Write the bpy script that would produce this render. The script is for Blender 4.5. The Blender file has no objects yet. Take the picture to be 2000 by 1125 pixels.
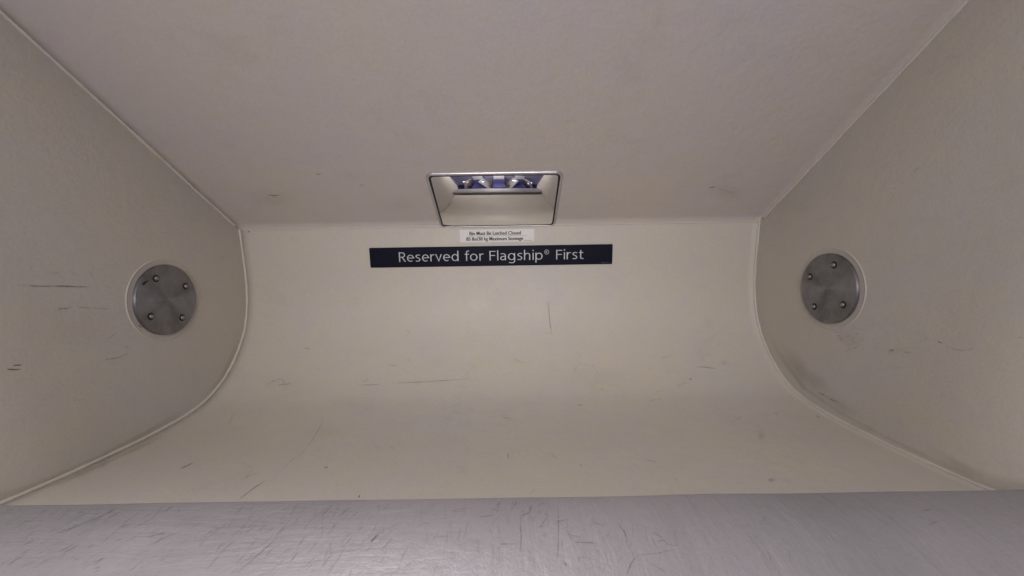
import bpy, bmesh, math, random
from mathutils import Vector, Matrix, noise as mnoise
random.seed(7)
sc = bpy.context.scene
COL = sc.collection
R = math.radians

# ------------------------------------------------------------------ camera
F = 773.0                      # focal length in photo pixels (photo 2000 px wide)
ROLL = 0.01565
cam_d = bpy.data.cameras.new("camera"); cam = bpy.data.objects.new("camera", cam_d)
COL.objects.link(cam); sc.camera = cam
cam_d.sensor_width = 36; cam_d.lens = F/2000*36
cam_d.clip_start = 0.01; cam_d.clip_end = 60
cr, sr = math.cos(ROLL), math.sin(ROLL)
cam.matrix_world = Matrix(((cr, sr, 0, 0), (0, 0, -1, 0), (-sr, cr, 0, 0), (0, 0, 0, 1)))
sc.render.resolution_x = 1024; sc.render.resolution_y = 576

# ------------------------------------------------------------------ light
w = bpy.data.worlds.new("World"); sc.world = w; w.use_nodes = True
bg = w.node_tree.nodes["Background"]
bg.inputs[0].default_value = (0.46, 0.39, 0.66, 1); bg.inputs[1].default_value = 0.22

def area(name, loc, aim, sx, sy, power, col):
    d = bpy.data.lights.new(name, 'AREA'); d.shape = 'RECTANGLE'; d.size = sx; d.size_y = sy
    d.energy = power; d.color = col
    o = bpy.data.objects.new(name, d); COL.objects.link(o); o.location = loc
    o.rotation_euler = (Vector(aim)-Vector(loc)).to_track_quat('-Z', 'Y').to_euler()
    return o
area("aisle_wash_lamp", (-0.04, -0.60, 0.17), (0.0, 0.62, 0.0), 0.6, 0.36, 1.98, (1.0, 0.955, 0.905)).data.spread = R(95)
area("cool_ceiling_fill", (-0.05, -0.30, 0.0), (-0.02, 0.40, 0.22), 0.50, 0.08, 0.65, (0.93, 0.87, 1.0))  # added cool fill that lifts the ceiling, kept out of the mirror's view
area("cabin_ceiling_lamp", (-0.05, -0.10, 0.62), (0.0, 0.35, -0.2), 0.9, 0.20, 0.95, (1.0, 0.95, 0.89))
area("lip_gradient_light", (-0.24, 0.174, 0.62), (-0.22, 0.22, -0.2), 0.22, 0.06, 9.0, (1.0, 0.955, 0.985))  # added narrow light, shaped to grade brightness across the lip
area("cabin_seat_fill", (-0.10, -0.72, 0.35), (0.05, -1.35, -0.8), 0.6, 0.15, 12.0, (1.0, 0.95, 0.92))  # added unseen light for the seats that the mirror reflects

sc.view_settings.view_transform = 'Standard'; sc.view_settings.look = 'None'
sc.view_settings.exposure = 0.0; sc.view_settings.gamma = 1.0
sc.view_settings.use_curve_mapping = False

# ------------------------------------------------------------------ helpers
def tag(o, label=None, cat=None, group=None, kind=None):
    if label: o["label"] = label
    if cat: o["category"] = cat
    if group: o["group"] = group
    if kind: o["kind"] = kind
    return o
def empty(name, loc):
    o = bpy.data.objects.new(name, None); COL.objects.link(o); o.location = loc
    o.empty_display_size = 0.05
    return o
def wpos(o):
    p = Vector(o.location)
    while o.parent: o = o.parent; p += Vector(o.location)
    return p
def mesh(name, verts, faces, mat, parent=None, smooth=False, uvs=None, attr=None, orient=None):
    """verts in world coordinates; origin goes to the middle of the mesh"""
    vs = [Vector(v) for v in verts]
    lo = Vector([min(v[i] for v in vs) for i in range(3)]); hi = Vector([max(v[i] for v in vs) for i in range(3)])
    org = (lo+hi)/2
    me = bpy.data.meshes.new(name)
    me.from_pydata([v-org for v in vs], [], faces)
    me.update()
    if smooth: me.polygons.foreach_set("use_smooth", [True]*len(me.polygons))
    if uvs:
        ul = me.uv_layers.new(name="UVMap")
        for p in me.polygons:
            for li in p.loop_indices: ul.data[li].uv = uvs[me.loops[li].vertex_index]
    if attr:
        for k, vals in attr.items():
            a = me.attributes.new(k, 'FLOAT', 'POINT'); a.data.foreach_set("value", vals)
    me.materials.append(mat)
    o = bpy.data.objects.new(name, me); COL.objects.link(o)
    o.location = org
    if parent is not None:
        o.parent = parent; o.location = org-wpos(parent)
    return o
def bm_mesh(name, bm, mat, parent=None, smooth=False):
    bm.verts.ensure_lookup_table(); bm.verts.index_update()
    o = mesh(name, [v.co.copy() for v in bm.verts], [[v.index for v in f.verts] for f in bm.faces], mat, parent, smooth)
    bm.free(); return o
def box_bm(bm, c, s, bev=0.0, seg=2, rot=None):
    t = bmesh.new(); bmesh.ops.create_cube(t, size=1)
    for v in t.verts: v.co = Vector((v.co.x*s[0], v.co.y*s[1], v.co.z*s[2]))
    if bev: bmesh.ops.bevel(t, geom=list(t.edges), offset=bev, segments=seg, profile=0.5, affect='EDGES')
    for v in t.verts:
        if rot: v.co = rot @ v.co
        v.co += Vector(c)
    vm = [bm.verts.new(v.co) for v in t.verts]
    t.verts.index_update()
    for f in t.faces: bm.faces.new([vm[v.index] for v in f.verts])
    t.free()
def tube(name, pts, rad, mat, parent, n=8, wob=0.0, seed=0, samples=None):
    vs, fs = [], []
    m = len(pts)
    for i, p in enumerate(pts):
        a = pts[max(i-1, 0)]; b = pts[min(i+1, m-1)]
        t = (b-a).normalized(); u = t.cross(Vector((0.31, 0.2, 0.93))).normalized()
        if abs(t.x) < 0.5: u = t.cross(Vector((1, 0, 0))).normalized()
        v = t.cross(u)
        r = rad*(1+wob*mnoise.noise(Vector((i*0.09, seed, 0)))+0.5*wob*mnoise.noise(Vector((i*0.41, seed+9, 0))))
        q = p + (u*mnoise.noise(Vector((i*.06, seed, 5)))+v*mnoise.noise(Vector((i*.06, seed, 8))))*rad*wob*0.6
        for k in range(n):
            an = 2*math.pi*k/n; vs.append(q+(u*math.cos(an)+v*math.sin(an))*r)
    for i in range(m-1):
        for k in range(n):
            fs.append((i*n+k, i*n+(k+1) % n, (i+1)*n+(k+1) % n, (i+1)*n+k))
    fs.append(list(range(n))[::-1]); fs.append([(m-1)*n+k for k in range(n)])
    return mesh(name, vs, fs, mat, parent, True)

# ------------------------------------------------------------------ materials
class NT:
    def __init__(s, name):
        s.m = bpy.data.materials.new(name); s.m.use_nodes = True; s.t = s.m.node_tree
        s.b = s.t.nodes["Principled BSDF"]; s.out = s.t.nodes["Material Output"]
    def n(s, typ, **kw):
        x = s.t.nodes.new(typ)
        for k, v in kw.items(): setattr(x, k, v)
        return x
    def l(s, a, b): s.t.links.new(a, b)
    def math(s, op, a, b=None, c=None, clamp=False):
        x = s.n('ShaderNodeMath', operation=op); x.use_clamp = clamp
        for i, v in enumerate((a, b, c)):
            if v is None: continue
            if isinstance(v, (int, float)): x.inputs[i].default_value = v
            else: s.l(v, x.inputs[i])
        return x.outputs[0]
    def noise(s, vec, scale, detail=4, rough=.55, dist=0):
        x = s.n('ShaderNodeTexNoise'); x.inputs['Scale'].default_value = scale; x.inputs['Detail'].default_value = detail
        x.inputs['Roughness'].default_value = rough; x.inputs['Distortion'].default_value = dist
        s.l(vec, x.inputs['Vector']); return x.outputs['Fac']
    def mapping(s, vec, scale=(1, 1, 1), rot=(0, 0, 0)):
        x = s.n('ShaderNodeMapping'); x.inputs['Scale'].default_value = scale; x.inputs['Rotation'].default_value = rot
        s.l(vec, x.inputs['Vector']); return x.outputs[0]
    def mix(s, fac, a, b, blend='MIX'):
        x = s.n('ShaderNodeMix', data_type='RGBA', blend_type=blend)
        for i, v in ((0, fac), (6, a), (7, b)):
            if isinstance(v, (int, float)): x.inputs[i].default_value = v
            elif isinstance(v, tuple): x.inputs[i].default_value = v+(1,) if len(v) == 3 else v
            else: s.l(v, x.inputs[i])
        return x.outputs[2]
    def ramp(s, v, a, b, lo=0., hi=1.):
        x = s.n('ShaderNodeMapRange'); x.clamp = True
        for i, q in enumerate((a, b, lo, hi)): x.inputs[1+i].default_value = q
        s.l(v, x.inputs[0]); return x.outputs[0]
    def pos(s): return s.n('ShaderNodeTexCoord').outputs['Object']

def paint(name, col, rough=.5, mott=.05, bump=.2, warm=(1.02, 1.0, .94), cool=(.985, .98, 1.03)):
    k = NT(name); p = k.pos()
    n1 = k.ramp(k.noise(p, 5, 5), .3, .7); n2 = k.ramp(k.noise(p, 22, 6, .7), .3, .7); n3 = k.noise(p, 900, 2)
    tint = k.mix(n1, warm, cool)
    c = k.mix(1.0, col, tint, 'MULTIPLY')
    c = k.mix(k.math('MULTIPLY', n2, mott*2), c, tuple(x*.78 for x in col))
    c = k.mix(k.math('MULTIPLY', n3, mott*2), c, tuple(x*.8 for x in col))
    pt = k.ramp(k.noise(p, 34, 4, .6), .40, .60); c = k.mix(.55, c, k.mix(pt, k.mix(1.0, c, (1.0, .985, 1.045), 'MULTIPLY'), k.mix(1.0, c, (1.0, 1.005, .95), 'MULTIPLY')))
    gr = k.ramp(k.noise(p, 260, 4, .75), .34, .66); c = k.mix(.9, c, k.mix(gr, k.mix(1.0, c, (.925, .925, .925), 'MULTIPLY'), c))
    # fine hand grime: blotches that lie in the paint itself
    g = k.ramp(k.noise(k.mapping(p, (1, 1, 1.6)), 9, 8, .72, .6), .56, .74)
    c = k.mix(k.math('MULTIPLY', g, .20), c, (.30, .27, .20))
    k.l(c, k.b.inputs['Base Color'])
    k.l(k.ramp(n2, 0, 1, rough-.06, rough+.08), k.b.inputs['Roughness'])
    b = k.n('ShaderNodeBump'); b.inputs['Strength'].default_value = bump; b.inputs['Distance'].default_value = .002
    h = k.math('ADD', k.noise(p, 300, 4, .65), k.math('MULTIPLY', k.noise(p, 60, 3), 1.8))
    k.l(h, b.inputs['Height']); k.l(b.outputs[0], k.b.inputs['Normal'])
    return k.m
CREAM = (.59, .558, .495)
M_back = paint("cream_liner_paint", CREAM)
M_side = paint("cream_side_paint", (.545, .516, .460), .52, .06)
M_ceil = paint("cream_ceiling_paint", (.595, .552, .515), .48, .045)
M_bead = paint("bead_sealant", (.645, .605, .54), .48, .06, .2)

k = NT("grey_lip_vinyl"); p = k.pos()
pa = k.mapping(p, (9, 60, 20), (0, 0, R(-38)))
pb = k.mapping(p, (46, 7, 20), (0, 0, R(-6)))
na = k.noise(pa, 1.6, 6, .62, .5); nb = k.noise(pb, 1.1, 6, .62, .4)
sep = k.n('ShaderNodeSeparateXYZ'); k.l(p, sep.inputs[0])
side = k.ramp(sep.outputs[0], -.14, .02)
mixn = k.n('ShaderNodeMix'); k.l(side, mixn.inputs[0]); k.l(na, mixn.inputs[2]); k.l(nb, mixn.inputs[3])
nn = mixn.outputs[0]
base = k.mix(k.ramp(k.noise(p, 6, 5), .3, .7), (.222, .206, .211), (.160, .152, .156))
base = k.mix(k.math('MULTIPLY', k.ramp(nn, .50, .74), .16), base, (.17, .16, .17))
base = k.mix(k.math('MULTIPLY', k.ramp(k.noise(p, 70, 6, .75), .42, .66), .36), base, (.19, .178, .185))
base = k.mix(k.math('MULTIPLY', k.noise(p, 800, 2), .12), base, (.2, .19, .2))
k.l(base, k.b.inputs['Base Color'])
k.l(k.ramp(nn, .3, .7, .36, .52), k.b.inputs['Roughness'])
b = k.n('ShaderNodeBump'); b.inputs['Strength'].default_value = .42; b.inputs['Distance'].default_value = .004
k.l(k.math('ADD', nn, k.math('MULTIPLY', k.noise(p, 130, 5, .7), .45)), b.inputs['Height']); k.l(b.outputs[0], k.b.inputs['Normal'])
M_lip = k.m

def plain(name, col, rough=.5, metal=0., bump=0., bs=200, em=None, es=0, spec=.5):
    k = NT(name); p = k.pos()
    c = k.mix(k.math('MULTIPLY', k.noise(p, 40, 4), .25), col, tuple(x*.75 for x in col))
    k.l(c, k.b.inputs['Base Color']); k.b.inputs['Roughness'].default_value = rough
    k.b.inputs['Metallic'].default_value = metal; k.b.inputs['Specular IOR Level'].default_value = spec
    if bump:
        b = k.n('ShaderNodeBump'); b.inputs['Strength'].default_value = bump; b.inputs['Distance'].default_value = .001
        k.l(k.noise(p, bs, 3), b.inputs['Height']); k.l(b.outputs[0], k.b.inputs['Normal'])
    if em:
        k.b.inputs['Emission Color'].default_value = em+(1,); k.b.inputs['Emission Strength'].default_value = es
    return k.m
M_navy = plain("navy_placard_plastic", (.0050, .0062, .018), .5, bump=.05, spec=.12)
M_letter = plain("pale_lettering", (.56, .57, .60), .5)
M_letter_dim = plain("dim_fine_print", (.10, .11, .15), .5)
M_ink = plain("dark_ink", (.030, .024, .045), .6)
M_ink_line = plain("faded_ink_line", (.33, .30, .26), .6)
M_sticker = plain("sticker_film", (.72, .70, .665), .38)
M_gasket = plain("black_rubber", (.012, .011, .013), .5)
M_frame = plain("satin_silver_trim", (.58, .56, .58), .32, .75)
M_screw = plain("screw_steel", (.36, .335, .31), .35, .9)
M_dark = plain("dark_recess", (.018, .016, .015), .6)
M_chip = plain("chipped_black_paint", (.006, .005, .005), .6)

k = NT("turned_metal"); p = k.pos()
se = k.n('ShaderNodeSeparateXYZ'); k.l(p, se.inputs[0])
rad = k.math('SQRT', k.math('ADD', k.math('MULTIPLY', se.outputs[1], se.outputs[1]), k.math('MULTIPLY', se.outputs[2], se.outputs[2])))
cx = k.n('ShaderNodeCombineXYZ'); k.l(rad, cx.inputs[0])
ring = k.noise(cx.outputs[0], 900, 4, .7)
pc = k.mix(ring, (.235, .23, .24), (.33, .325, .34))
pc = k.mix(k.ramp(k.noise(p, 45, 6, .7), .42, .66, 0, .55), pc, (.15, .14, .14))
k.l(pc, k.b.inputs['Base Color']); k.b.inputs['Metallic'].default_value = .95
k.l(k.ramp(k.noise(p, 50, 5, .7), .3, .7, .44, .60), k.b.inputs['Roughness'])
k.b.inputs['Anisotropic'].default_value = .74; k.b.inputs['Anisotropic Rotation'].default_value = .25
tg = k.n('ShaderNodeTangent', direction_type='RADIAL', axis='X'); k.l(tg.outputs[0], k.b.inputs['Tangent'])
b = k.n('ShaderNodeBump'); b.inputs['Strength'].default_value = .10; b.inputs['Distance'].default_value = .0005
k.l(ring, b.inputs['Height']); k.l(b.outputs[0], k.b.inputs['Normal'])
M_turned = k.m

# ribbons of dirt, and of shade painted along the seams: soft edged marks that lie on a panel
def scuff_mat(name, col):
    k = NT(name)
    uv = k.n('ShaderNodeUVMap').outputs[0]; s_ = k.n('ShaderNodeSeparateXYZ'); k.l(uv, s_.inputs[0])
    v = k.math('ABSOLUTE', k.math('SUBTRACT', k.math('MULTIPLY', s_.outputs[1], 2), 1))
    fall = k.math('SMOOTH_MAX', k.math('SUBTRACT', 1, k.math('MULTIPLY', v, v)), 0, .05)
    at = k.n('ShaderNodeAttribute', attribute_name='strength').outputs['Fac']
    br = k.n('ShaderNodeAttribute', attribute_name='broken').outputs['Fac']
    nz = k.ramp(k.noise(k.pos(), 170, 5, .7), .38, .58)
    nmx = k.math('ADD', k.math('MULTIPLY', nz, br), k.math('SUBTRACT', 1, br))
    fac = k.math('MULTIPLY', k.math('MULTIPLY', fall, at), nmx, clamp=True)
    k.b.inputs['Base Color'].default_value = col+(1,); k.b.inputs['Roughness'].default_value = .6
    tr = k.n('ShaderNodeBsdfTransparent'); mx = k.n('ShaderNodeMixShader')
    k.l(fac, mx.inputs[0]); k.l(tr.outputs[0], mx.inputs[1]); k.l(k.b.outputs[0], mx.inputs[2]); k.l(mx.outputs[0], k.out.inputs[0])
    return k.m
M_scuff = scuff_mat("dark_scuff", (.075, .065, .06))
M_stain_shade = scuff_mat("olive_grime_and_seam_shade", (.235, .20, .12))  # real grime, and the painted shade beside the seam beads
M_light = scuff_mat("pale_scrape", (.80, .76, .72))

# ------------------------------------------------------------------ bin geometry (metres; camera stands at the origin of the axes)
XL, XR = -0.522, 0.478
PROF = [(.7600, .1203), (.7643, .0985), (.7705, .0630), (.7760, .0300), (.7785, .0000), (.7777, -.0340), (.7730, -.0610),
        (.7650, -.0850), (.7525, -.1090), (.7335, -.1350), (.7050, -.1620), (.6670, -.1840), (.6186, -.1965), (.5686, -.2032),
        (.5215, -.2068), (.4740, -.2095), (.4300, -.2108), (.3900, -.2112), (.3300, -.2112)]
def catmull(P, n=6):
    out = []
    for i in range(len(P)-1):
        p0 = P[max(i-1, 0)]; p1 = P[i]; p2 = P[i+1]; p3 = P[min(i+2, len(P)-1)]
        for j in range(n):
            t = j/n
            out.append(tuple(.5*((2*p1[a])+(-p0[a]+p2[a])*t+(2*p0[a]-5*p1[a]+4*p2[a]-p3[a])*t*t+(-p0[a]+3*p1[a]-3*p2[a]+p3[a])*t**3) for a in (0, 1)))
    out.append(P[-1]); return out
CURVE = catmull(PROF)
SLOPE = -.490
YB, ZB = .7600, .1203
def ceil_pt(x, s, off=0.):      # s metres along the ceiling from the back corner
    L = math.hypot(1, SLOPE); ty, tz = -1/L, -SLOPE/L
    return Vector((x, YB+ty*s-tz*off, ZB+tz*s+ty*off))
LIP = [(.3440, -.2112), (.3435, -.1850), (.3424, -.1818), (.3395, -.1806), (.325, -.1809), (.305, -.1831), (.285, -.1883), (.262, -.1975),
       (.240, -.2095), (.222, -.2230), (.210, -.2360), (.204, -.2480), (.202, -.2600)]
LIPC = [LIP[0]]+catmull(LIP[1:], 5)

def ray(px, py):
    x = (px-1000)/F; z = -(py-562.5)/F
    return Vector((cr*x+sr*z, 1, -sr*x+cr*z))
def hit_curve(d, C):
    m = d.z
    for (y0, z0), (y1, z1) in zip(C[:-1], C[1:]):
        a = z0-m*y0; b_ = z1-m*y1
        if a*b_ <= 0 and a != b_:
            t = a/(a-b_); y = y0+(y1-y0)*t
            n = Vector((0, z1-z0, -(y1-y0))).normalized()
            return y, n
    return None
def surf(px, py, which, off=.0003):
    """the point of a panel that lies behind a point of the photograph"""
    d = ray(px, py)
    if which == 'left': t = XL/d.x; return d*t+Vector((off, 0, 0))
    if which == 'right': t = XR/d.x; return d*t+Vector((-off, 0, 0))
    if which == 'ceil':
        t = (ZB-SLOPE*YB)/(d.z-SLOPE); n = Vector((0, -.440, -.898)); return d*t+n*off
    h = hit_curve(d, CURVE if which == 'back' else LIPC[1:])
    if h is None: return None
    y, n = h; p = d*y
    if n.dot(-d) < 0: n = -n
    return p+n*off

bin_ = empty("overhead_bin", (-.022, .2, -.2112))
tag(bin_, "cream painted open overhead luggage bin interior with scuffed grey front lip", "luggage bin")

def sheet(name, prof, x0, x1, nx, mat, outn, th=.008, parent=bin_):
    """extruded panel with thickness th on its outer side"""
    m = len(prof); vs = []; fs = []
    nrm = []
    for i in range(m):
        a = prof[max(i-1, 0)]; c = prof[min(i+1, m-1)]
        t = Vector((0, c[0]-a[0], c[1]-a[1])).normalized(); n = Vector((0, t.z, -t.y))*outn
        nrm.append(n)
    for layer in (0, 1):
        for i, (y, z) in enumerate(prof):
            for j in range(nx+1):
                vs.append(Vector((x0+(x1-x0)*j/nx, y, z))+nrm[i]*th*layer)
    q = m*(nx+1); W = nx+1
    for i in range(m-1):
        for j in range(nx):
            a = i*W+j; fs.append((a, a+1, a+W+1, a+W)); fs.append((q+a, q+a+W, q+a+W+1, q+a+1))
    for i in range(m-1):
        for j in (0, nx):
            a = i*W+j; fs.append((a, a+W, q+a+W, q+a))
    for j in range(nx):
        for i in (0, m-1):
            a = i*W+j; fs.append((a, a+1, q+a+1, q+a))
    o = mesh(name, vs, fs, mat, parent, True)
    for p in o.data.polygons:
        if p.index >= (m-1)*nx*2: p.use_smooth = False
    return o

def dent(o, amp, sc_, ax):      # the hand-laid panels are never dead flat
    for v in o.data.vertices:
        v.co += Vector(ax)*amp*mnoise.noise((v.co+o.location)*sc_)
back = sheet("back_panel", CURVE, XL, XR, 60, M_back, -1)
ceil = sheet("ceiling_panel", [(YB-i*.02, ZB+.0098*i) for i in range(-1, 28)][1:], XL-.004, XR+.004, 50, M_ceil, 1)
def side_panel(x, sgn, lab):
    out = [(y+.004, z-.004) for (y, z) in CURVE]
    poly = [(.775, .128)]+out[:-1]+[(.33, -.2152), (.25, -.225), (.205, -.21), (.19, -.16), (.186, .0), (.2, .30), (.215, .40)]
    # fill with a triangulated grid through bmesh
    bm = bmesh.new()
    inner = [bm.verts.new((x, y, z)) for y, z in poly]
    f = bm.faces.new(inner)
    r = bmesh.ops.extrude_face_region(bm, geom=[f])
    for v in [g for g in r['geom'] if isinstance(g, bmesh.types.BMVert)]: v.co.x += sgn*.008
    bmesh.ops.recalc_face_normals(bm, faces=list(bm.faces))
    o = bm_mesh("side_panel", bm, M_side, bin_); o["label"] = lab; return o
left = side_panel(XL, -1, "left side wall with a long dark horizontal scrape")
right = side_panel(XR, 1, "right side wall with olive grime and painted shade along the curved seam")

# the lip: closed solid, crosses behind nothing; outer ends butt against the side walls
lipo = [(.215, -.266), (.33, -.236), (.344, -.2195)]
loop = LIPC+lipo; nx = 70; vs = []; fs = []; m = len(loop)
for j in range(nx+1):
    x = XL+.0006+(XR-XL-.0012)*j/nx
    for (y, z) in loop:
        g = Vector((x*9, y*9, 3)); vs.append(Vector((x, y, z+.0009*mnoise.noise(g)*(1 if z > -.2 else 0))))
for j in range(nx):
    for i in range(m): fs.append((j*m+i, j*m+(i+1) % m, (j+1)*m+(i+1) % m, (j+1)*m+i))
fs.append(list(range(m))); fs.append([nx*m+i for i in range(m)][::-1])
lip = mesh("front_lip", vs, fs, M_lip, bin_, True)

bm = bmesh.new(); box_bm(bm, ((XL+XR)/2, .3462, -.1990), (XR-XL-.02, .0034, .0220), .0008, 2)  # dark strip added on the riser in place of its shade
bm_mesh("riser_shade_strip", bm, plain("riser_shade_grey", (.10, .09, .095), .6), bin_)

# sealant beads along the seams, and a thin pale line at the top seam
for x, s in ((XL, 1), (XR, -1)):
    pts = [Vector((x+s*.0010, y-(.0009 if z > -.15 else 0), z+(.0010 if y < .75 else 0))) for (y, z) in catmull(CURVE[:-6], 2)]
    tube("edge_bead_or_line", pts, .0024 if s > 0 else .0020, M_bead, bin_, 10, .42, 3 if s > 0 else 14)
    pts = [ceil_pt(x+s*.0008, .012+i*.004, .0008) for i in range(int(.56/.004))]
    tube("edge_bead_or_line", pts, .0021, M_bead, bin_, 10, .5, 5 if s > 0 else 22)
pts = [Vector((XL+.003+(XR-XL-.006)*i/160, YB-.0004, ZB-.0006)) for i in range(161)]
tube("edge_bead_or_line", pts, .0011, M_bead, bin_, 8, .4, 31)  # thin pale line modelled as a tube; no sealant bead here

# ------------------------------------------------------------------ scuffs
class Marks:
    def __init__(s): s.v = []; s.f = []; s.uv = []; s.st = []; s.br = []
    def add(s, which, pts, wd, st, broken=.6, off=.0003, step=5.):
        P = [Vector(p) for p in pts]
        # resample
        Q = []
        for a, b in zip(P[:-1], P[1:]):
            n = max(1, int((b-a).length/step))
            for i in range(n): Q.append(a.lerp(b, i/n))
        Q.append(P[-1])
        tot = len(Q)-1; base = len(s.v); rows = 0; sd = random.random()*99
        seg = []
        for i, q in enumerate(Q):
            t = (Q[min(i+1, tot)]-Q[max(i-1, 0)]).normalized(); n = Vector((-t.y, t.x))
            h = wd/2*(.75+.5*mnoise.noise(Vector((i*.35, sd, 0))))
            pt = [surf(*(q+n*h*kk), which, off) for kk in (-1, 0, 1)]
            if any(p is None for p in pt): continue
            u = i/max(tot, 1)
            e = min(1, 4*min(u+.04, 1-u+.04)) if tot > 1 else 1
            for p, vv in zip(pt, (0, .5, 1)):
                s.v.append(p); s.uv.append((u, vv)); s.st.append(st*e*.87); s.br.append(broken)
            rows += 1
        for i in range(rows-1):
            for j in (0, 1):
                a = base+i*3+j; s.f.append((a, a+1, a+4, a+3))
    def blotch(s, which, c, rx, ry, st, broken=.5, ang=0., off=.0002):
        n = 24; rings = 6; base = len(s.v); sd = random.random()*50
        ca, sa = math.cos(ang), math.sin(ang)
        for r in range(rings+1):
            for k_ in range(n):
                a = 2*math.pi*k_/n; w_ = 1+.3*mnoise.noise(Vector((math.cos(a)*1.4, math.sin(a)*1.4, sd)))
                x = rx*r/rings*math.cos(a)*w_; y = ry*r/rings*math.sin(a)*w_
                p = surf(c[0]+ca*x-sa*y, c[1]+sa*x+ca*y, which, off)
                if p is None: p = s.v[-1]
                s.v.append(p); s.uv.append((.5, .5)); t = 1-r/rings; s.st.append(.58*st*t*t*(3-2*t)); s.br.append(broken)
        for r in range(rings):
            for k_ in range(n):
                a = base+r*n+k_; b_ = base+r*n+(k_+1) % n; s.f.append((a, b_, b_+n, a+n))
    def build(s, name, mat, parent):
        """the marks become part of the panel's own mesh (second material)"""
        o = mesh(name, s.v, s.f, mat, None, False, s.uv, {'strength': s.st, 'broken': s.br})
        bpy.context.view_layer.update()
        with bpy.context.temp_override(active_object=parent, object=parent, selected_objects=[o, parent], selected_editable_objects=[o, parent]):
            bpy.ops.object.join()

# left wall
m_ = Marks()
m_.add('left', [(32, 556), (70, 559), (120, 559), (172, 561)], 5.5, .42, .7)
m_.add('left', [(100, 558), (150, 560), (174, 560)], 3.4, .38, .3)
m_.add('left', [(105, 536), (112, 532), (122, 543), (127, 548)], 3.5, .35)
m_.add('left', [(172, 527), (180, 538), (185, 545)], 3, .3)
m_.add('left', [(108, 608), (118, 606), (112, 602), (130, 603), (142, 599)], 3.5, .55)
m_.add('left', [(150, 600), (190, 602), (214, 603)], 3, .35)
m_.add('left', [(12, 721), (26, 722), (40, 721)], 4.5, .85, .3)
m_.add('left', [(24, 714), (36, 713), (44, 713)], 4.5, .85, .3)
m_.add('left', [(204, 702), (225, 700), (238, 696), (250, 690)], 4.5, .5)
m_.add('left', [(210, 662), (224, 653), (228, 650)], 3, .3)
m_.add('left', [(262, 640), (268, 630), (274, 612)], 2.5, .25)
m_.add('left', [(270, 635), (277, 640)], 4, .6, 0)
m_.add('left', [(242, 676), (252, 680)], 6, .3)
m_.add('left', [(140, 782), (165, 780)], 4, .18)
for _ in range(34):
    x = random.uniform(5, 400); y = random.uniform(430, 880)
    if y > 820-.0*x and x > 250: continue
    if math.hypot((x-322)/75, (y-585)/85) < 1: continue
    a = random.gauss(0, .5); L_ = random.uniform(5, 34)
    m_.add('left', [(x, y), (x+L_*math.cos(a), y+L_*math.sin(a))], random.uniform(1.5, 3), random.uniform(.06, .18))
m_.build("scuff_marks", M_scuff, left)
g = Marks()
g.add('left', [(20, 968), (120, 925), (200, 890), (320, 826), (380, 788)], 15, .18, .3)  # groove shade beside the floor bead, painted as an olive ribbon
g.add('left', [(400, 772), (430, 742), (452, 700), (466, 660)], 14, .13, .3)  # the same painted shade, up the curved seam
g.blotch('left', (150, 640), 120, 60, .10, .6)
g.build("grime_and_seam_shade", M_stain_shade, left)
# right wall
m_ = Marks()
m_.add('right', [(1832, 667), (1840, 670)], 4, .6, .2)
m_.add('right', [(1850, 674), (1862, 682), (1880, 684), (1908, 681)], 3, .35, .5)
m_.add('right', [(1735, 685), (1745, 683), (1738, 690)], 7, .22)
m_.add('right', [(1765, 688), (1782, 690)], 6, .18)
m_.add('right', [(1785, 334), (1794, 328), (1800, 326)], 2.5, .4, .3)
m_.add('right', [(1594, 765), (1612, 773), (1625, 781), (1640, 786)], 3, .4)
m_.add('right', [(1605, 790), (1608, 776)], 2.5, .3)
for _ in range(34):
    x = random.uniform(1640, 1990); y = random.uniform(420, 880)
    if math.hypot((x-1618)/75, (y-565)/85) < 1 or y > 640+.55*(x-1560): continue
    a = random.gauss(.1, .5); L_ = random.uniform(5, 34)
    m_.add('right', [(x, y), (x+L_*math.cos(a), y+L_*math.sin(a))], random.uniform(1.5, 3), random.uniform(.05, .15))
for _ in range(14):
    x = random.gauss(1655, 14); y = random.gauss(662, 14)
    m_.add('right', [(x, y), (x+random.uniform(2, 9), y+random.uniform(-4, 5))], 2.5, .28)
m_.build("scuff_marks", M_scuff, right)
g = Marks()
g.blotch('right', (1560, 722), 72, 24, .34, .25, R(50))
g.blotch('right', (1600, 745), 38, 18, .22, .3, R(40))
g.blotch('right', (1640, 790), 60, 13, .22, .3, R(32))
g.blotch('right', (1880, 912), 80, 16, .26, .2, R(26))
g.blotch('right', (1660, 665), 36, 22, .18, .6, R(20))
g.blotch('right', (1755, 686), 50, 12, .12, .8)
g.add('right', [(1500, 650), (1530, 705), (1570, 757), (1640, 806), (1740, 858), (1850, 910), (1900, 930)], 12, .14, .3)  # slight shade along the right seam, painted as a ribbon
g.build("grime_and_seam_shade", M_stain_shade, right)
g = Marks()
g.add('right', [(1985, 660), (1999, 659)], 4, .3); g.add('right', [(1706, 722), (1790, 716)], 2, .12)
g.build("pale_scrapes", M_light, right)
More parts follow.
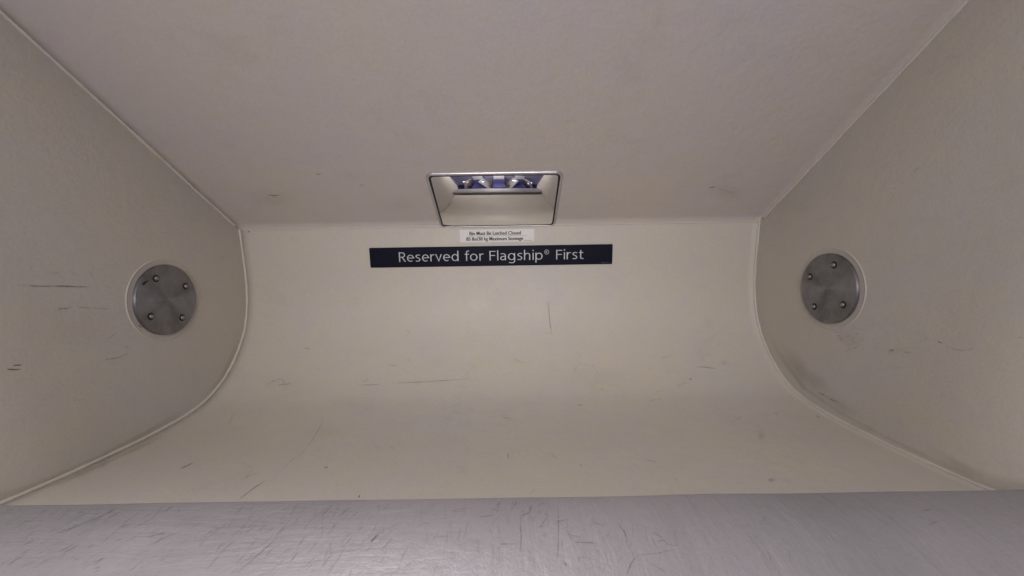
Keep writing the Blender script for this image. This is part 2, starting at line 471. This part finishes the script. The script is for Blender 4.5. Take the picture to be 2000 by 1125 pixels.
# back and floor
m_ = Marks()
m_.add('back', [(1071, 588), (1073, 620), (1077, 652)], 2.6, .42, .1)
m_.add('back', [(1060, 650), (1082, 652)], 3, .2)
m_.add('back', [(700, 752), (724, 752), (742, 751)], 2.6, .42, .3)
m_.add('back', [(768, 749), (830, 746), (888, 742), (905, 741)], 2.6, .38, .3)
m_.add('back', [(905, 741), (918, 737)], 3, .25)
m_.add('back', [(594, 680), (606, 681)], 3.4, .5, .2)
m_.add('back', [(1357, 716), (1375, 717), (1399, 720)], 2.6, .4, .2)
m_.add('back', [(1346, 740), (1351, 741)], 3.4, .7, 0)
m_.add('back', [(1127, 790), (1139, 792)], 3.6, .6, .2)
m_.add('back', [(632, 800), (628, 828), (610, 860), (590, 885), (565, 903), (545, 922)], 2.2, .32, .4)
m_.add('back', [(520, 938), (498, 952), (468, 975)], 2.8, .5, .1)
m_.add('back', [(992, 884), (993, 898)], 3, .55, .1)
m_.add('back', [(980, 815), (997, 818)], 3, .4, .3)
m_.add('back', [(634, 914), (640, 913)], 6, .55, .2)
m_.add('back', [(352, 916), (366, 910), (377, 904)], 4, .5, .2)
m_.add('back', [(1500, 936), (1510, 940)], 6, .4, .4); m_.add('back', [(1528, 934), (1548, 943)], 3, .3)
m_.add('back', [(485, 452), (487, 453)], 5, .95, 0)
m_.add('back', [(518, 752), (540, 742), (552, 740), (556, 750), (545, 752), (570, 749)], 3.5, .26)
m_.add('back', [(1594, 812), (1600, 816)], 4, .5)
m_.add('back', [(700, 972), (703, 968)], 4, .8, 0)
m_.add('back', [(1036, 965), (1044, 955)], 3.5, .35)
for _ in range(120):
    x = random.uniform(420, 1560); y = random.choice([random.uniform(640, 960), random.uniform(700, 800), random.uniform(860, 965)])
    a = random.gauss(0, .7); L_ = random.uniform(4, 30)
    m_.add('back', [(x, y), (x+L_*math.cos(a), y+L_*math.sin(a))], random.uniform(1.6, 5), random.uniform(.05, .22))
m_.build("scuff_marks", M_scuff, back)
g = Marks()
g.blotch('back', (1487, 851), 11, 14, .30, .1); g.blotch('back', (1414, 709), 10, 8, .22, .3); g.blotch('back', (1507, 938), 12, 6, .3, .4)
g.blotch('back', (560, 748), 70, 26, .08, .8); g.blotch('back', (720, 690), 30, 9, .08, .6); g.blotch('back', (905, 918), 16, 12, .14, .6)
g.blotch('back', (1160, 735), 120, 30, .10, .9); g.blotch('back', (455, 838), 40, 14, .1, .6); g.blotch('back', (640, 842), 60, 14, .12, .6)
g.add('back', [(330, 846), (200, 908), (100, 952)], 12, .22, .4)  # painted groove shade on the floor side of the bead

g.build("grime_and_seam_shade", M_stain_shade, back)
# ceiling
m_ = Marks()
m_.add('ceil', [(524, 381), (530, 381), (537, 382), (545, 380)], 3.6, .6, .3); m_.add('ceil', [(533, 381), (534, 386)], 3, .4)
m_.add('ceil', [(616, 340), (628, 340)], 4, .5, .2)
m_.add('ceil', [(1384, 367), (1398, 364)], 3.5, .5, .2); m_.add('ceil', [(1400, 366), (1430, 376)], 3, .15)
m_.add('ceil', [(700, 361), (714, 361)], 5, .2, .2)
for _ in range(46):
    x = random.uniform(300, 1650); y = random.uniform(60, 425)
    if y > 448-.75*abs(470-x) and x < 470: continue
    a = random.gauss(0, .6); L_ = random.uniform(4, 24)
    m_.add('ceil', [(x, y), (x+L_*math.cos(a), y+L_*math.sin(a))], random.uniform(1.4, 2.6), random.uniform(.04, .12))
m_.build("scuff_marks", M_scuff, ceil)
g = Marks()
g.blotch('ceil', (530, 388), 60, 26, .16, .6); g.blotch('ceil', (1420, 375), 60, 20, .16, .7); g.blotch('ceil', (780, 400), 60, 24, .10, .8)
g.build("grime_and_seam_shade", M_stain_shade, ceil)
# lip
m_ = Marks()
LM = [([(98, 1046), (130, 1036), (165, 1022), (190, 1012), (222, 997)], 3.2, .5), ([(210, 1002), (224, 996)], 4, .7),
      ([(14, 1105), (30, 1094), (48, 1085)], 2.6, .6), ([(285, 1050), (305, 1045), (325, 1041)], 4, .5),
      ([(462, 1119), (490, 1096), (520, 1070), (542, 1050)], 2.6, .62), ([(60, 1112), (90, 1096), (110, 1087)], 2.5, .3),
      ([(180, 1100), (205, 1090)], 3, .4), ([(225, 1058), (240, 1052)], 3, .4), ([(375, 1030), (392, 1022)], 3, .4),
      ([(440, 1060), (452, 1053)], 3, .4), ([(290, 1066), (345, 1040)], 3, .3), ([(260, 1032), (300, 1012)], 3, .3),
      ([(724, 1062), (730, 1053), (736, 1045)], 3.4, .8), ([(722, 1058), (732, 1052)], 3, .7), ([(682, 1124), (687, 1113)], 4, .9),
      ([(833, 972), (834, 986)], 4.5, .6), ([(862, 978), (874, 975)], 3, .5), ([(896, 1052), (900, 1030)], 3.4, .4),
      ([(935, 1010), (950, 1009), (964, 1006)], 3.2, .55), ([(1015, 1015), (1020, 1008), (1034, 1002), (1038, 985)], 3.4, .6),
      ([(1016, 1018), (1018, 1050), (1016, 1080)], 3, .5), ([(972, 1018), (976, 1062)], 2.5, .25), ([(975, 1063), (1012, 1063)], 3, .45),
      ([(1089, 990), (1091, 1020), (1090, 1076), (1086, 1096)], 3.2, .48), ([(1084, 1020), (1110, 1015)], 5, .4),
      ([(1120, 1060), (1140, 1060), (1166, 1062)], 3.2, .5), ([(1148, 1060), (1162, 1060)], 6, .3), ([(1205, 1020), (1220, 1040), (1226, 1062)], 2.8, .45),
      ([(1224, 1124), (1232, 1102), (1242, 1088)], 3, .7), ([(1240, 1086), (1280, 1082), (1320, 1074)], 2.6, .42),
      ([(1300, 1062), (1315, 1066), (1332, 1068)], 3, .5), ([(1316, 1034), (1322, 1060)], 2.6, .4), ([(1285, 1060), (1296, 1055), (1304, 1066)], 3, .35),
      ([(1270, 1100), (1300, 1119)], 2.6, .5), ([(1360, 1090), (1395, 1082), (1428, 1068)], 2.8, .42), ([(1360, 979), (1395, 980)], 3.2, .5),
      ([(1104, 1100), (1106, 1106)], 5, .6), ([(775, 1120), (790, 1080), (800, 1065)], 3, .3), ([(640, 1124), (655, 1100), (675, 1070)], 3, .3),
      ([(630, 995), (630, 1020), (628, 1060)], 3.4, .22), ([(1800, 998), (1822, 996)], 3, .5), ([(1810, 1026), (1835, 1018)], 2.6, .4),
      ([(1540, 1078), (1546, 1098)], 2.4, .4), ([(1035, 976), (1060, 978)], 3, .4), ([(1104, 974), (1112, 980)], 3, .5),
      ([(970, 988), (976, 982)], 3, .5), ([(1000, 972), (1002, 988)], 2.6, .4), ([(1245, 975), (1248, 995)], 2.4, .2)]
for pts, wd, st in LM: m_.add('lip', pts, wd, st, .55, .0004)
for _ in range(260):        # left: shallow diagonal strokes
    x = random.uniform(0, 760); y = random.uniform(992, 1122); L_ = random.uniform(8, 44); a = -R(random.gauss(28+x*.03, 8))
    m_.add('lip', [(x, y), (x+L_*math.cos(a), y+L_*math.sin(a))], random.uniform(1.6, 5.0), random.uniform(.08, .30), .6, .0004)
for _ in range(170):
    x = random.gauss(1080, 190); y = random.uniform(976, 1120); L_ = random.uniform(5, 36); a = R(random.choice([90, 90, 0, -60, 15])+random.gauss(0, 14))
    m_.add('lip', [(x, y), (x+L_*math.cos(a), y+L_*math.sin(a))], random.uniform(1.6, 4.2), random.uniform(.08, .32), .7, .0004)
for _ in range(26):
    x = random.uniform(1350, 1990); y = random.uniform(980, 1115); L_ = random.uniform(6, 40); a = R(random.gauss(-10, 25))
    m_.add('lip', [(x, y), (x+L_*math.cos(a), y+L_*math.sin(a))], random.uniform(1.4, 3), random.uniform(.05, .16), .6, .0004)
m_.build("scuff_marks", M_scuff, lip)
g = Marks()
for _ in range(170):
    x = random.uniform(10, 1600); y = random.uniform(985, 1120); L_ = random.uniform(8, 40); a = -R(random.gauss(34, 12)) if x < 800 else R(random.gauss(90, 30))
    g.add('lip', [(x, y), (x+L_*math.cos(a), y+L_*math.sin(a))], random.uniform(1.2, 2.2), random.uniform(.06, .2), .5, .00045)
g.build("pale_scrapes", M_light, lip)

# ------------------------------------------------------------------ pivot covers
def ring_bm(x, s, cy, cz, radii, n=72):
    """lathe about the X axis: radii = list of (radius, height above wall)"""
    bm = bmesh.new(); rows = []
    for r_, h in radii:
        if r_ == 0: rows.append([bm.verts.new((x+s*h, cy, cz))]); continue
        rows.append([bm.verts.new((x+s*h, cy+r_*math.cos(2*math.pi*i/n), cz+r_*math.sin(2*math.pi*i/n))) for i in range(n)])
    for a, b_ in zip(rows[:-1], rows[1:]):
        for i in range(n):
            j = (i+1) % n
            if len(a) == 1: bm.faces.new((a[0], b_[i], b_[j]))
            elif len(b_) == 1: bm.faces.new((a[i], b_[0], a[j]))
            else: bm.faces.new((a[i], b_[i], b_[j], a[j]))
    bmesh.ops.recalc_face_normals(bm, faces=list(bm.faces)); return bm
def pivot(x, s, cy, cz, angs, label):
    t = empty("pivot_cover", (x, cy, cz)); tag(t, label, "metal cover", "round metal covers on the bin side walls")
    bm = ring_bm(x, s, cy, cz, [(.0622, -.001), (.0618, .0003), (.0610, .0009), (.0601, .0010), (.0593, .0004), (.0585, .0002), (.0520, .0002)])
    bm_mesh("collar", bm, M_side, t, True)
    bm = ring_bm(x, s, cy, cz, [(.0526, .0001), (.0529, .0030), (.0527, .0042), (.0519, .0050), (0, .0050)])
    o = bm_mesh("plate", bm, M_turned, t, True)
    for p in o.data.polygons:
        if len(p.vertices) == 3: p.use_smooth = False
    for a in angs:
        r_ = .0375; sy = cy+r_*math.cos(R(a)); sz = cz+r_*math.sin(R(a))
        bm = ring_bm(x, s, sy, sz, [(.0031, .0052), (.0030, .0066), (.0023, .0075), (.0010, .0078), (0, .0078)], 20)
        sw = bm_mesh("screw", bm, M_screw, t, True)
        bm = ring_bm(x, s, sy, sz, [(.0055, .0050), (.0054, .0053), (.0048, .0054), (.0028, .0053)], 24)  # dark ring whose colour stands in for the shaded recess around the screw
        bm_mesh("recess_shade_ring", bm, M_dark, sw, True)
    return t
pl = pivot(XL, 1, .5955, -.0095, (123, 33, 218, 310), "round turned-metal cover plate with a black chip near its rim, on the left side wall")
pr = pivot(XR, -1, .5955, -.0082, (30, 113, 218, 311), "round turned-metal cover plate without any chip, on the right side wall above faint brown scuffs")
def on_plate(px, py):
    d = ray(px, py); return d*((XL+.0052)/d.x)
chip = [(278, 556), (279, 552), (284, 549), (290, 547.5), (289, 550), (285, 552), (282, 556), (279, 557.5)]
vs = [on_plate(*c) for c in chip]; vs += [v+Vector((.0003, 0, 0)) for v in vs]; n = len(chip)
mesh("chip", vs, [tuple(range(n)), tuple(range(n, 2*n))[::-1]]+[(i, (i+1) % n, n+(i+1) % n, n+i) for i in range(n)], M_chip, pl)

# ------------------------------------------------------------------ mirror on the ceiling
def ceil_hit(px, py):
    p = surf(px, py, 'ceil', 0); return p.x, math.hypot(p.y-YB, p.z-ZB)
q = [ceil_hit(*c) for c in ((835, 340), (1098, 335), (1081, 439.5), (862, 443.5))]
mx0 = (q[0][0]+q[3][0])/2; mx1 = (q[1][0]+q[2][0])/2; ms0 = max(.002, (q[2][1]+q[3][1])/2); ms1 = (q[0][1]+q[1][1])/2
print("mirror", q, mx0, mx1, ms0, ms1)
def rrect(x0, x1, s0, s1, r_, n=8):
    out = []
    for cx_, cs, a0 in ((x1-r_, s1-r_, 0), (x0+r_, s1-r_, 90), (x0+r_, s0+r_, 180), (x1-r_, s0+r_, 270)):
        for i in range(n+1):
            a = R(a0+90*i/n); out.append((cx_+r_*math.cos(a), cs+r_*math.sin(a)))
    return out
def band(name, loops, mat, parent):      # loops: (outline, height below ceiling)
    vs = []; fs = []
    for L_, h in loops: vs += [ceil_pt(x, s, h) for x, s in L_]
    n = len(loops[0][0])
    for a in range(len(loops)-1):
        for i in range(n): fs.append((a*n+i, a*n+(i+1) % n, (a+1)*n+(i+1) % n, (a+1)*n+i))
    return mesh(name, vs, fs, mat, parent, True)
mir = empty("bin_mirror", ceil_pt((mx0+mx1)/2, (ms0+ms1)/2, 0))
tag(mir, "small wide-angle mirror in a silver and black frame on the bin ceiling above the stickers", "mirror")
def rr(i, h, rad=.009, bot=None):
    b_ = i if bot is None else bot
    return (rrect(mx0+i, mx1-i, ms0+b_, ms1-i, max(rad-i, .002)), h)
band("frame", [rr(-.0030, -.0005, bot=0), rr(-.0026, .0024, bot=.0002), rr(-.0010, .0036, bot=.0004), rr(.0012, .0036, bot=.0006), rr(.0018, .0022, bot=.0007)], M_frame, mir)
band("gasket", [rr(.0014, .0021, bot=.0008), rr(.0016, .0030, bot=.0010), rr(.0036, .0030, bot=.0028), rr(.0040, .0016, bot=.0032)], M_gasket, mir)
# glass: silvered wide-angle film (flat sheet whose fine facets turn the reflection like a dome)
gl = rrect(mx0+.0034, mx1-.0034, ms0+.0027, ms1-.0034, .006)
ctr = ((mx0+mx1)/2, (ms0+ms1)/2)
vs = [ceil_pt(x, s, .0024) for x, s in [ctr]+gl]; uv = [((x-mx0)/(mx1-mx0), 1-(s-ms0)/(ms1-ms0)) for x, s in [ctr]+gl]
n = len(gl); fs = [(0, 1+i, 1+(i+1) % n) for i in range(n)]
k = NT("wide_angle_mirror_film")
uvn = k.n('ShaderNodeUVMap').outputs[0]; se = k.n('ShaderNodeSeparateXYZ'); k.l(uvn, se.inputs[0])
PHI = 26.0
fc = k.n('ShaderNodeFloatCurve'); cv = fc.mapping.curves[0]
PT = [(0, 15), (.24, 27.9), (.42, 32.4), (.50, 34.0), (.70, 42), (1, 54)]
cv.points[0].location = (0, PT[0][1]/60); cv.points[1].location = (1, PT[-1][1]/60)
for a_, b_ in PT[1:-1]: cv.points.new(a_, b_/60)
fc.mapping.update(); k.l(se.outputs[1], fc.inputs['Value'])
u2 = k.math('MULTIPLY', k.math('SUBTRACT', se.outputs[0], .5), 2)
th = k.math('SUBTRACT', k.math('MULTIPLY', fc.outputs[0], R(60)), k.math('MULTIPLY', k.math('MULTIPLY', u2, u2), R(5.0)))
ph = k.math('MULTIPLY', k.math('SUBTRACT', se.outputs[0], .5), 2*R(PHI))
cp = k.math('COSINE', ph)
cb = k.n('ShaderNodeCombineXYZ')
k.l(k.math('SINE', ph), cb.inputs[0])
k.l(k.math('MULTIPLY', k.math('MULTIPLY', cp, k.math('COSINE', th)), -1), cb.inputs[1])
k.l(k.math('MULTIPLY', k.math('MULTIPLY', cp, k.math('SINE', th)), -1), cb.inputs[2])
vt = k.n('ShaderNodeVectorTransform', vector_type='NORMAL', convert_from='OBJECT', convert_to='WORLD'); k.l(cb.outputs[0], vt.inputs[0])
gs = k.n('ShaderNodeBsdfGlossy'); gs.inputs['Roughness'].default_value = .05
sm = k.noise(k.mapping(k.pos(), (1, 1, 1)), 60, 5, .6)
k.l(k.mix(k.ramp(sm, .4, .8, 0, .4), (.93, .92, .91), (.80, .79, .77)), gs.inputs['Color'])
k.l(k.ramp(sm, .4, .8, .03, .09), gs.inputs['Roughness'])
k.l(vt.outputs[0], gs.inputs['Normal']); k.l(gs.outputs[0], k.out.inputs[0])
mesh("mirror_glass", vs, fs, k.m, mir, False, uv)

# ------------------------------------------------------------------ placards on the back wall
ARC = [0.]
for (a, b_), (c, d_) in zip(CURVE[:-1], CURVE[1:]): ARC.append(ARC[-1]+math.hypot(c-a, d_-b_))
def back_pt(x, s, off):      # s metres down the back wall from the top seam
    i = 0
    while i < len(ARC)-2 and ARC[i+1] < s: i += 1
    t = (s-ARC[i])/(ARC[i+1]-ARC[i]); (y0, z0), (y1, z1) = CURVE[i], CURVE[i+1]
    n = Vector((0, z1-z0, -(y1-y0))).normalized()
    if n.y > 0: n = -n
    return Vector((x, y0+(y1-y0)*t, z0+(z1-z0)*t))+n*off
def back_uv(px, py):
    p = surf(px, py, 'back', 0); best = min(range(len(CURVE)-1), key=lambda i: abs((CURVE[i][1]+CURVE[i+1][1])/2-p.z))
    (y0, z0), (y1, z1) = CURVE[best], CURVE[best+1]
    return p.x, ARC[best]+(z0-p.z)/(z0-z1)*(ARC[best+1]-ARC[best])
def plate_on_back(name, x0, x1, s0, s1, r_, th_, mat, parent):
    ol = rrect(x0, x1, s0, s1, r_, 5); inn = rrect(x0+.0004, x1-.0004, s0+.0004, s1-.0004, max(r_-.0004, .0003), 5)
    # cut into columns so that the plate follows the wall's curve
    rows = 8; vs = []; fs = []; n = len(ol)
    vs += [back_pt(x, s, .0001) for x, s in ol]; vs += [back_pt(x, s, th_-.0001) for x, s in ol]; vs += [back_pt(x, s, th_) for x, s in inn]
    for a in range(2):
        for i in range(n): fs.append((a*n+i, a*n+(i+1) % n, (a+1)*n+(i+1) % n, (a+1)*n+i))
    fs.append(tuple(range(2*n, 3*n)))
    return mesh(name, vs, fs, mat, parent)
def text_mesh(s, size_cap, bold=0.0, res=6):
    cu = bpy.data.curves.new("txt", 'FONT'); cu.body = s; cu.size = 1; cu.offset = bold; cu.resolution_u = res
    o = bpy.data.objects.new("txt", cu); COL.objects.link(o)
    dg = bpy.context.evaluated_depsgraph_get(); me = bpy.data.meshes.new_from_object(o.evaluated_get(dg))
    V = [v.co.copy() for v in me.vertices]; Fc = [tuple(p.vertices) for p in me.polygons]
    bpy.data.objects.remove(o); bpy.data.curves.remove(cu); bpy.data.meshes.remove(me)
    return V, Fc
def cap_h(bold=0.):
    V, _ = text_mesh("E", 1, bold); return max(v.y for v in V)
CAP = cap_h()
def put_text(name, s, x0, x1, base, cap, off, mat, parent, bold=0.):
    V, Fc = text_mesh(s, 1, bold); a = min(v.x for v in V); b_ = max(v.x for v in V)
    kx = (x1-x0)/(b_-a); ky = cap/CAP
    vs = [back_pt(x0+(v.x-a)*kx, base-v.y*ky, off) for v in V]
    print("text", s, "aspect", kx/ky)
    return mesh(name, vs, Fc, mat, parent)

a0, s_t = back_uv(721, 482.5); a1, _ = back_uv(1196.5, 478); b0, s_b = back_uv(722, 521.5)
_, s_t2 = back_uv(1196.5, 478.3); _, s_b2 = back_uv(1196.5, 517)
s_t = (s_t+s_t2)/2; s_b = (s_b+s_b2)/2
pc_ = empty("reserved_placard", back_pt((a0+a1)/2, s_b, 0))
tag(pc_, "long dark navy placard reading Reserved for Flagship First in pale letters on the back wall", "sign")
plate_on_back("backing", a0, a1, s_t, s_b, .0022, .0012, M_navy, pc_)
def ux(px): return (px-1000)/F*.7665
base_s = s_t+(s_b-s_t)*.725; capm = .0187
def arc(cx, cy, rx, ry, a0, a1, n=22): return [(cx+rx*math.cos(R(a0+(a1-a0)*i/n)), cy+ry*math.sin(R(a0+(a1-a0)*i/n))) for i in range(n+1)]
def sm(P): return catmull(P, 5)
GL = {  # humanist sans drawn as centre lines, capital height 1
 'R': (.58, [[(.06, 0), (.06, 1)], [(.06, .945), (.26, .945)]+arc(.27, .715, .20, .23, 90, -90, 14)+[(.06, .485)], [(.27, .485), (.51, 0)]]),
 'e': (.62, [[(.07, .385), (.53, .385)]+arc(.30, .37, .235, .32, 3, 305)]),
 's': (.49, [sm([(.40, .66), (.31, .69), (.20, .69), (.10, .62), (.09, .52), (.17, .43), (.28, .36), (.36, .28), (.36, .15), (.27, .06), (.16, .05), (.05, .08)])]),
 'r': (.39, [[(.06, 0), (.06, .74)], sm([(.06, .44), (.11, .60), (.21, .685), (.35, .69)])]),
 'v': (.55, [[(.04, .74), (.26, .03), (.48, .74)]]),
 'd': (.66, [arc(.30, .37, .235, .32, 0, 360, 30), [(.535, 0), (.535, 1.06)]]),
 'f': (.39, [sm([(.17, 0), (.17, .40), (.17, .82), (.20, .96), (.28, 1.02), (.39, 1.01)]), [(.02, .69), (.36, .69)]]),
 'o': (.68, [arc(.31, .37, .25, .32, 0, 360, 30)]),
 'F': (.54, [[(.06, 0), (.06, 1)], [(.06, .945), (.49, .945)], [(.06, .52), (.45, .52)]]),
 'l': (.21, [[(.07, 0), (.07, 1.06)]]),
 'a': (.56, [sm([(.43, 0), (.43, .25), (.43, .48), (.39, .63), (.28, .69), (.16, .68), (.08, .65)]), sm([(.43, .41), (.27, .41), (.12, .35), (.07, .21), (.11, .09), (.22, .05), (.34, .10), (.43, .22)])]),
 'g': (.66, [arc(.30, .37, .235, .32, 0, 360, 30), sm([(.535, .74), (.535, .3), (.535, -.06), (.49, -.20), (.37, -.265), (.22, -.26), (.10, -.22)])]),
 'h': (.60, [[(.06, 0), (.06, 1.06)], sm([(.06, .46), (.14, .62), (.27, .69), (.41, .64), (.455, .48), (.455, .2), (.455, 0)])]),
 'i': (.21, [[(.07, 0), (.07, .74)], [(.07, .92), (.07, 1.045)]]),
 'p': (.62, [[(.06, -.28), (.06, .74)], arc(.295, .37, .235, .32, 0, 360, 30)]),
 't': (.40, [sm([(.15, .93), (.15, .6), (.15, .20), (.19, .08), (.27, .05), (.37, .07)]), [(.02, .69), (.35, .69)]])}
def stroke_word(word, x0, x1, base, cap, off, mat, parent, w_=.076):
    total = sum(GL[c][0] for c in word)-.07; kx = (x1-x0)/total; pen = 0; nlift = 0
    for c in word:
        adv, strokes = GL[c]; vs = []; fs = []
        for q_, P in enumerate(strokes):
            closed = P[0] != P[-1] and math.hypot(P[0][0]-P[-1][0], P[0][1]-P[-1][1]) < 1e-4 or False
            b0 = len(vs); m__ = len(P)
            for i, p_ in enumerate(P):
                a_ = P[max(i-1, 0)]; b_ = P[min(i+1, m__-1)]
                if closed and i in (0, m__-1): a_, b_ = P[-2], P[1]
                t = Vector((b_[0]-a_[0], b_[1]-a_[1])).normalized(); nn_ = Vector((-t.y, t.x)); h = w_/2
                if 0 < i < m__-1:      # mitre
                    t1 = Vector((p_[0]-a_[0], p_[1]-a_[1])).normalized(); h = min(h/max(.35, abs(nn_.dot(Vector((-t1.y, t1.x))))), h*2.2)
                for s_ in (-1, 1):
                    vs.append(back_pt(x0+(pen+.025+p_[0]*.92+nn_.x*h*s_)*kx, base-(p_[1]+nn_.y*h*s_)*cap, off+.00003*q_))
            for i in range(m__-1): fs.append((b0+2*i, b0+2*i+1, b0+2*i+3, b0+2*i+2))
        mesh("letter", vs, fs, mat, parent); pen += adv
for wd, xa, xb in (("Reserved", 778.5, 896.5), ("for", 906.5, 944), ("Flagship", 955, 1059.5), ("First", 1085, 1138.5)):
    stroke_word(wd, back_uv(xa, 500)[0], back_uv(xb, 500)[0], base_s, capm, .0015, M_letter, pc_)
# registered mark: ring and small R
rc = back_uv(1067.6, 493)[0]; rs = base_s-.0148; vs = []; fs = []
for i in range(24):
    a = 2*math.pi*i/24
    for rr_ in (.0046, .0039): vs.append(back_pt(rc+rr_*math.cos(a), rs+rr_*math.sin(a), .0015))
for i in range(24): fs.append((2*i, 2*i+1, (2*i+3) % 48, (2*i+2) % 48))
mesh("registered_mark", vs, fs, M_letter, pc_)
put_text("registered_letter", "R", rc-.0018, rc+.0020, rs+.0024, .0048, .0015, M_letter, pc_)
x_f = back_uv(1174, 514)[0]
put_text("fine_print", "0000-0-0", x_f, x_f+.0165, s_b-.0022, .0016, .0015, M_letter_dim, pc_)

a0, s1_ = back_uv(897.5, 449.0); a1, _ = back_uv(1043.5, 447); _, s2_ = back_uv(897.5, 474)
_, s3_ = back_uv(1043, 446.5); _, s4_ = back_uv(1043, 471.5)
s1_ = (s1_+s3_)/2; s2_ = (s2_+s4_)/2
st = empty("weight_limit_sticker", back_pt((a0+a1)/2, s2_, 0))
tag(st, "small off-white sticker with two lines of dark print between the mirror and the navy placard", "sticker")
plate_on_back("film", a0, a1, s1_, s2_, .0006, .0004, M_sticker, st)
h_ = s2_-s1_
_pt = put_text
def put_text(name, s, x0, x1, base, cap, off, mat, parent, bold=0.):     # heavy print
    V, Fc = text_mesh(s, 1, .004); a = min(v.x for v in V); b_ = max(v.x for v in V); kx = (x1-x0)/(b_-a); ky = cap/CAP; vs = []; fs = []
    for q_, dx in enumerate((-.00028, .00028)):
        n0 = len(vs); vs += [back_pt(x0+dx+(v.x-a)*kx, base-v.y*ky, off+q_*.00004) for v in V]; fs += [tuple(i+n0 for i in f) for f in Fc]
    return mesh(name, vs, fs, mat, parent)
put_text("print", "Bin Must Be Latched Closed", back_uv(917.2, 458)[0], back_uv(1017.3, 457)[0], s1_+h_*.43, .0066, .0006, M_ink, st, .006)
put_text("print", "85 lbs/38 kg Maximum Stowage", back_uv(911, 468)[0], back_uv(1021.8, 467)[0], s1_+h_*.86, .0064, .0006, M_ink, st, .006)
def line_on_back(name, x0, x1, s, h, mat, parent):
    return mesh(name, [back_pt(x0, s, .0006), back_pt(x1, s, .0006), back_pt(x1, s+h, .0006), back_pt(x0, s+h, .0006)], [(0, 1, 2, 3)], mat, parent)
line_on_back("printed_rule", back_uv(913, 460)[0], back_uv(1029, 459)[0], s1_+h_*.50, .0006, M_ink_line, st)
line_on_back("printed_rule", back_uv(1023.5, 469)[0], back_uv(1040, 469)[0], s1_+h_*.885, .0008, M_ink_line, st)

# ------------------------------------------------------------------ the cabin across the aisle (only the mirror sees it)
M_cab = plain("cabin_wall_plastic", (.62, .60, .72), .5)
M_seat = plain("blue_seat_leather", (.15, .15, .38), .35)
M_cloth = plain("white_head_cloth", (.75, .74, .72), .7)
M_wood = plain("brown_seat_shell", (.17, .09, .06), .4)
M_lampw = plain("lit_lamp_cover", (.8, .8, .8), .4, em=(1.0, .93, .80), es=7)
M_lampb = plain("lit_blue_strip", (.3, .3, .8), .4, em=(.30, .28, 1.0), es=2.2)
M_screen = plain("lit_screen", (.1, .1, .1), .3, em=(.75, .8, 1.0), es=2.2)
bm = bmesh.new(); box_bm(bm, (0, -2.15, -.6), (5, .06, 2.4), .01)
tag(bm_mesh("cabin_wall", bm, M_cab), kind='structure')
bm = bmesh.new(); box_bm(bm, (0, -1.2, -1.75), (5, 2.2, .05), .01)
tag(bm_mesh("aisle_floor", bm, plain("blue_carpet", (.05, .05, .11), .9)), kind='structure')
def seat(x, lab):
    t = empty("cabin_seat", (x, -1.25, -1.7)); tag(t, lab, "seat", "seats across the aisle")
    rt = Matrix.Rotation(R(8), 3, 'X')
    bm = bmesh.new(); box_bm(bm, (x, -1.45, -.85), (.50, .14, .85), .05, 3, rt); bm_mesh("backrest", bm, M_seat, t, True)
    bm = bmesh.new(); box_bm(bm, (x, -1.18, -1.22), (.50, .50, .14), .05, 3); bm_mesh("cushion", bm, M_seat, t, True)
    bm = bmesh.new(); box_bm(bm, (x, -1.375, -.62), (.40, .03, .34), .012, 2, rt); bm_mesh("head_cloth", bm, M_cloth, t, True)
    for s in (-1, 1):
        bm = bmesh.new(); box_bm(bm, (x+s*.31, -1.22, -1.08), (.08, .52, .10), .02, 2); bm_mesh("armrest", bm, M_wood, t, True)
    bm = bmesh.new(); box_bm(bm, (x, -1.2, -1.5), (.4, .4, .38), .02); bm_mesh("base", bm, M_wood, t)
seat(-.75, "blue seat with white head cloth across the aisle, behind the viewer on the left")
seat(.05, "blue seat with white head cloth across the aisle, straight behind the viewer")
seat(.85, "blue seat with white head cloth across the aisle, behind the viewer on the right")
def divider(x, lean, lab, lm, lz, lx):
    t = empty("seat_divider", (x, -1.15, -1.7)); tag(t, lab, "divider", "pale dividers between the seats")
    rt = Matrix.Rotation(R(lean), 3, 'Y')
    bm = bmesh.new(); box_bm(bm, (x, -1.12, -1.15), (.07, .62, 1.05), .03, 3, rt); bm_mesh("shell", bm, M_shell, t, True)
    bm = bmesh.new(); box_bm(bm, (x+lx, -.98, lz), (.20, .05, .10), .015, 2, rt); h = bm_mesh("lamp_housing", bm, M_frame, t)
    bm = bmesh.new(); box_bm(bm, (x+lx, -.952, lz), (.17, .01, .07), .003, 2, rt); bm_mesh("lamp_cover", bm, lm, h)
M_shell = plain("pale_shell_plastic", (.62, .61, .62), .35)
M_lamp2 = plain("dim_lamp_cover", (.8, .8, .8), .4, em=(1.0, .90, .74), es=2.2)
divider(-1.20, 18, "leftmost pale divider with a lit warm lamp on its top edge", M_lamp2, -.72, .10)
divider(-.36, -24, "pale divider leaning left between the left and middle seats", M_screen, -.78, -.16)
divider(.46, 16, "pale divider leaning right between the middle and right seats", M_lamp2, -.70, .08)
divider(1.28, -30, "rightmost pale divider beside the right seat", M_screen, -.86, -.14)
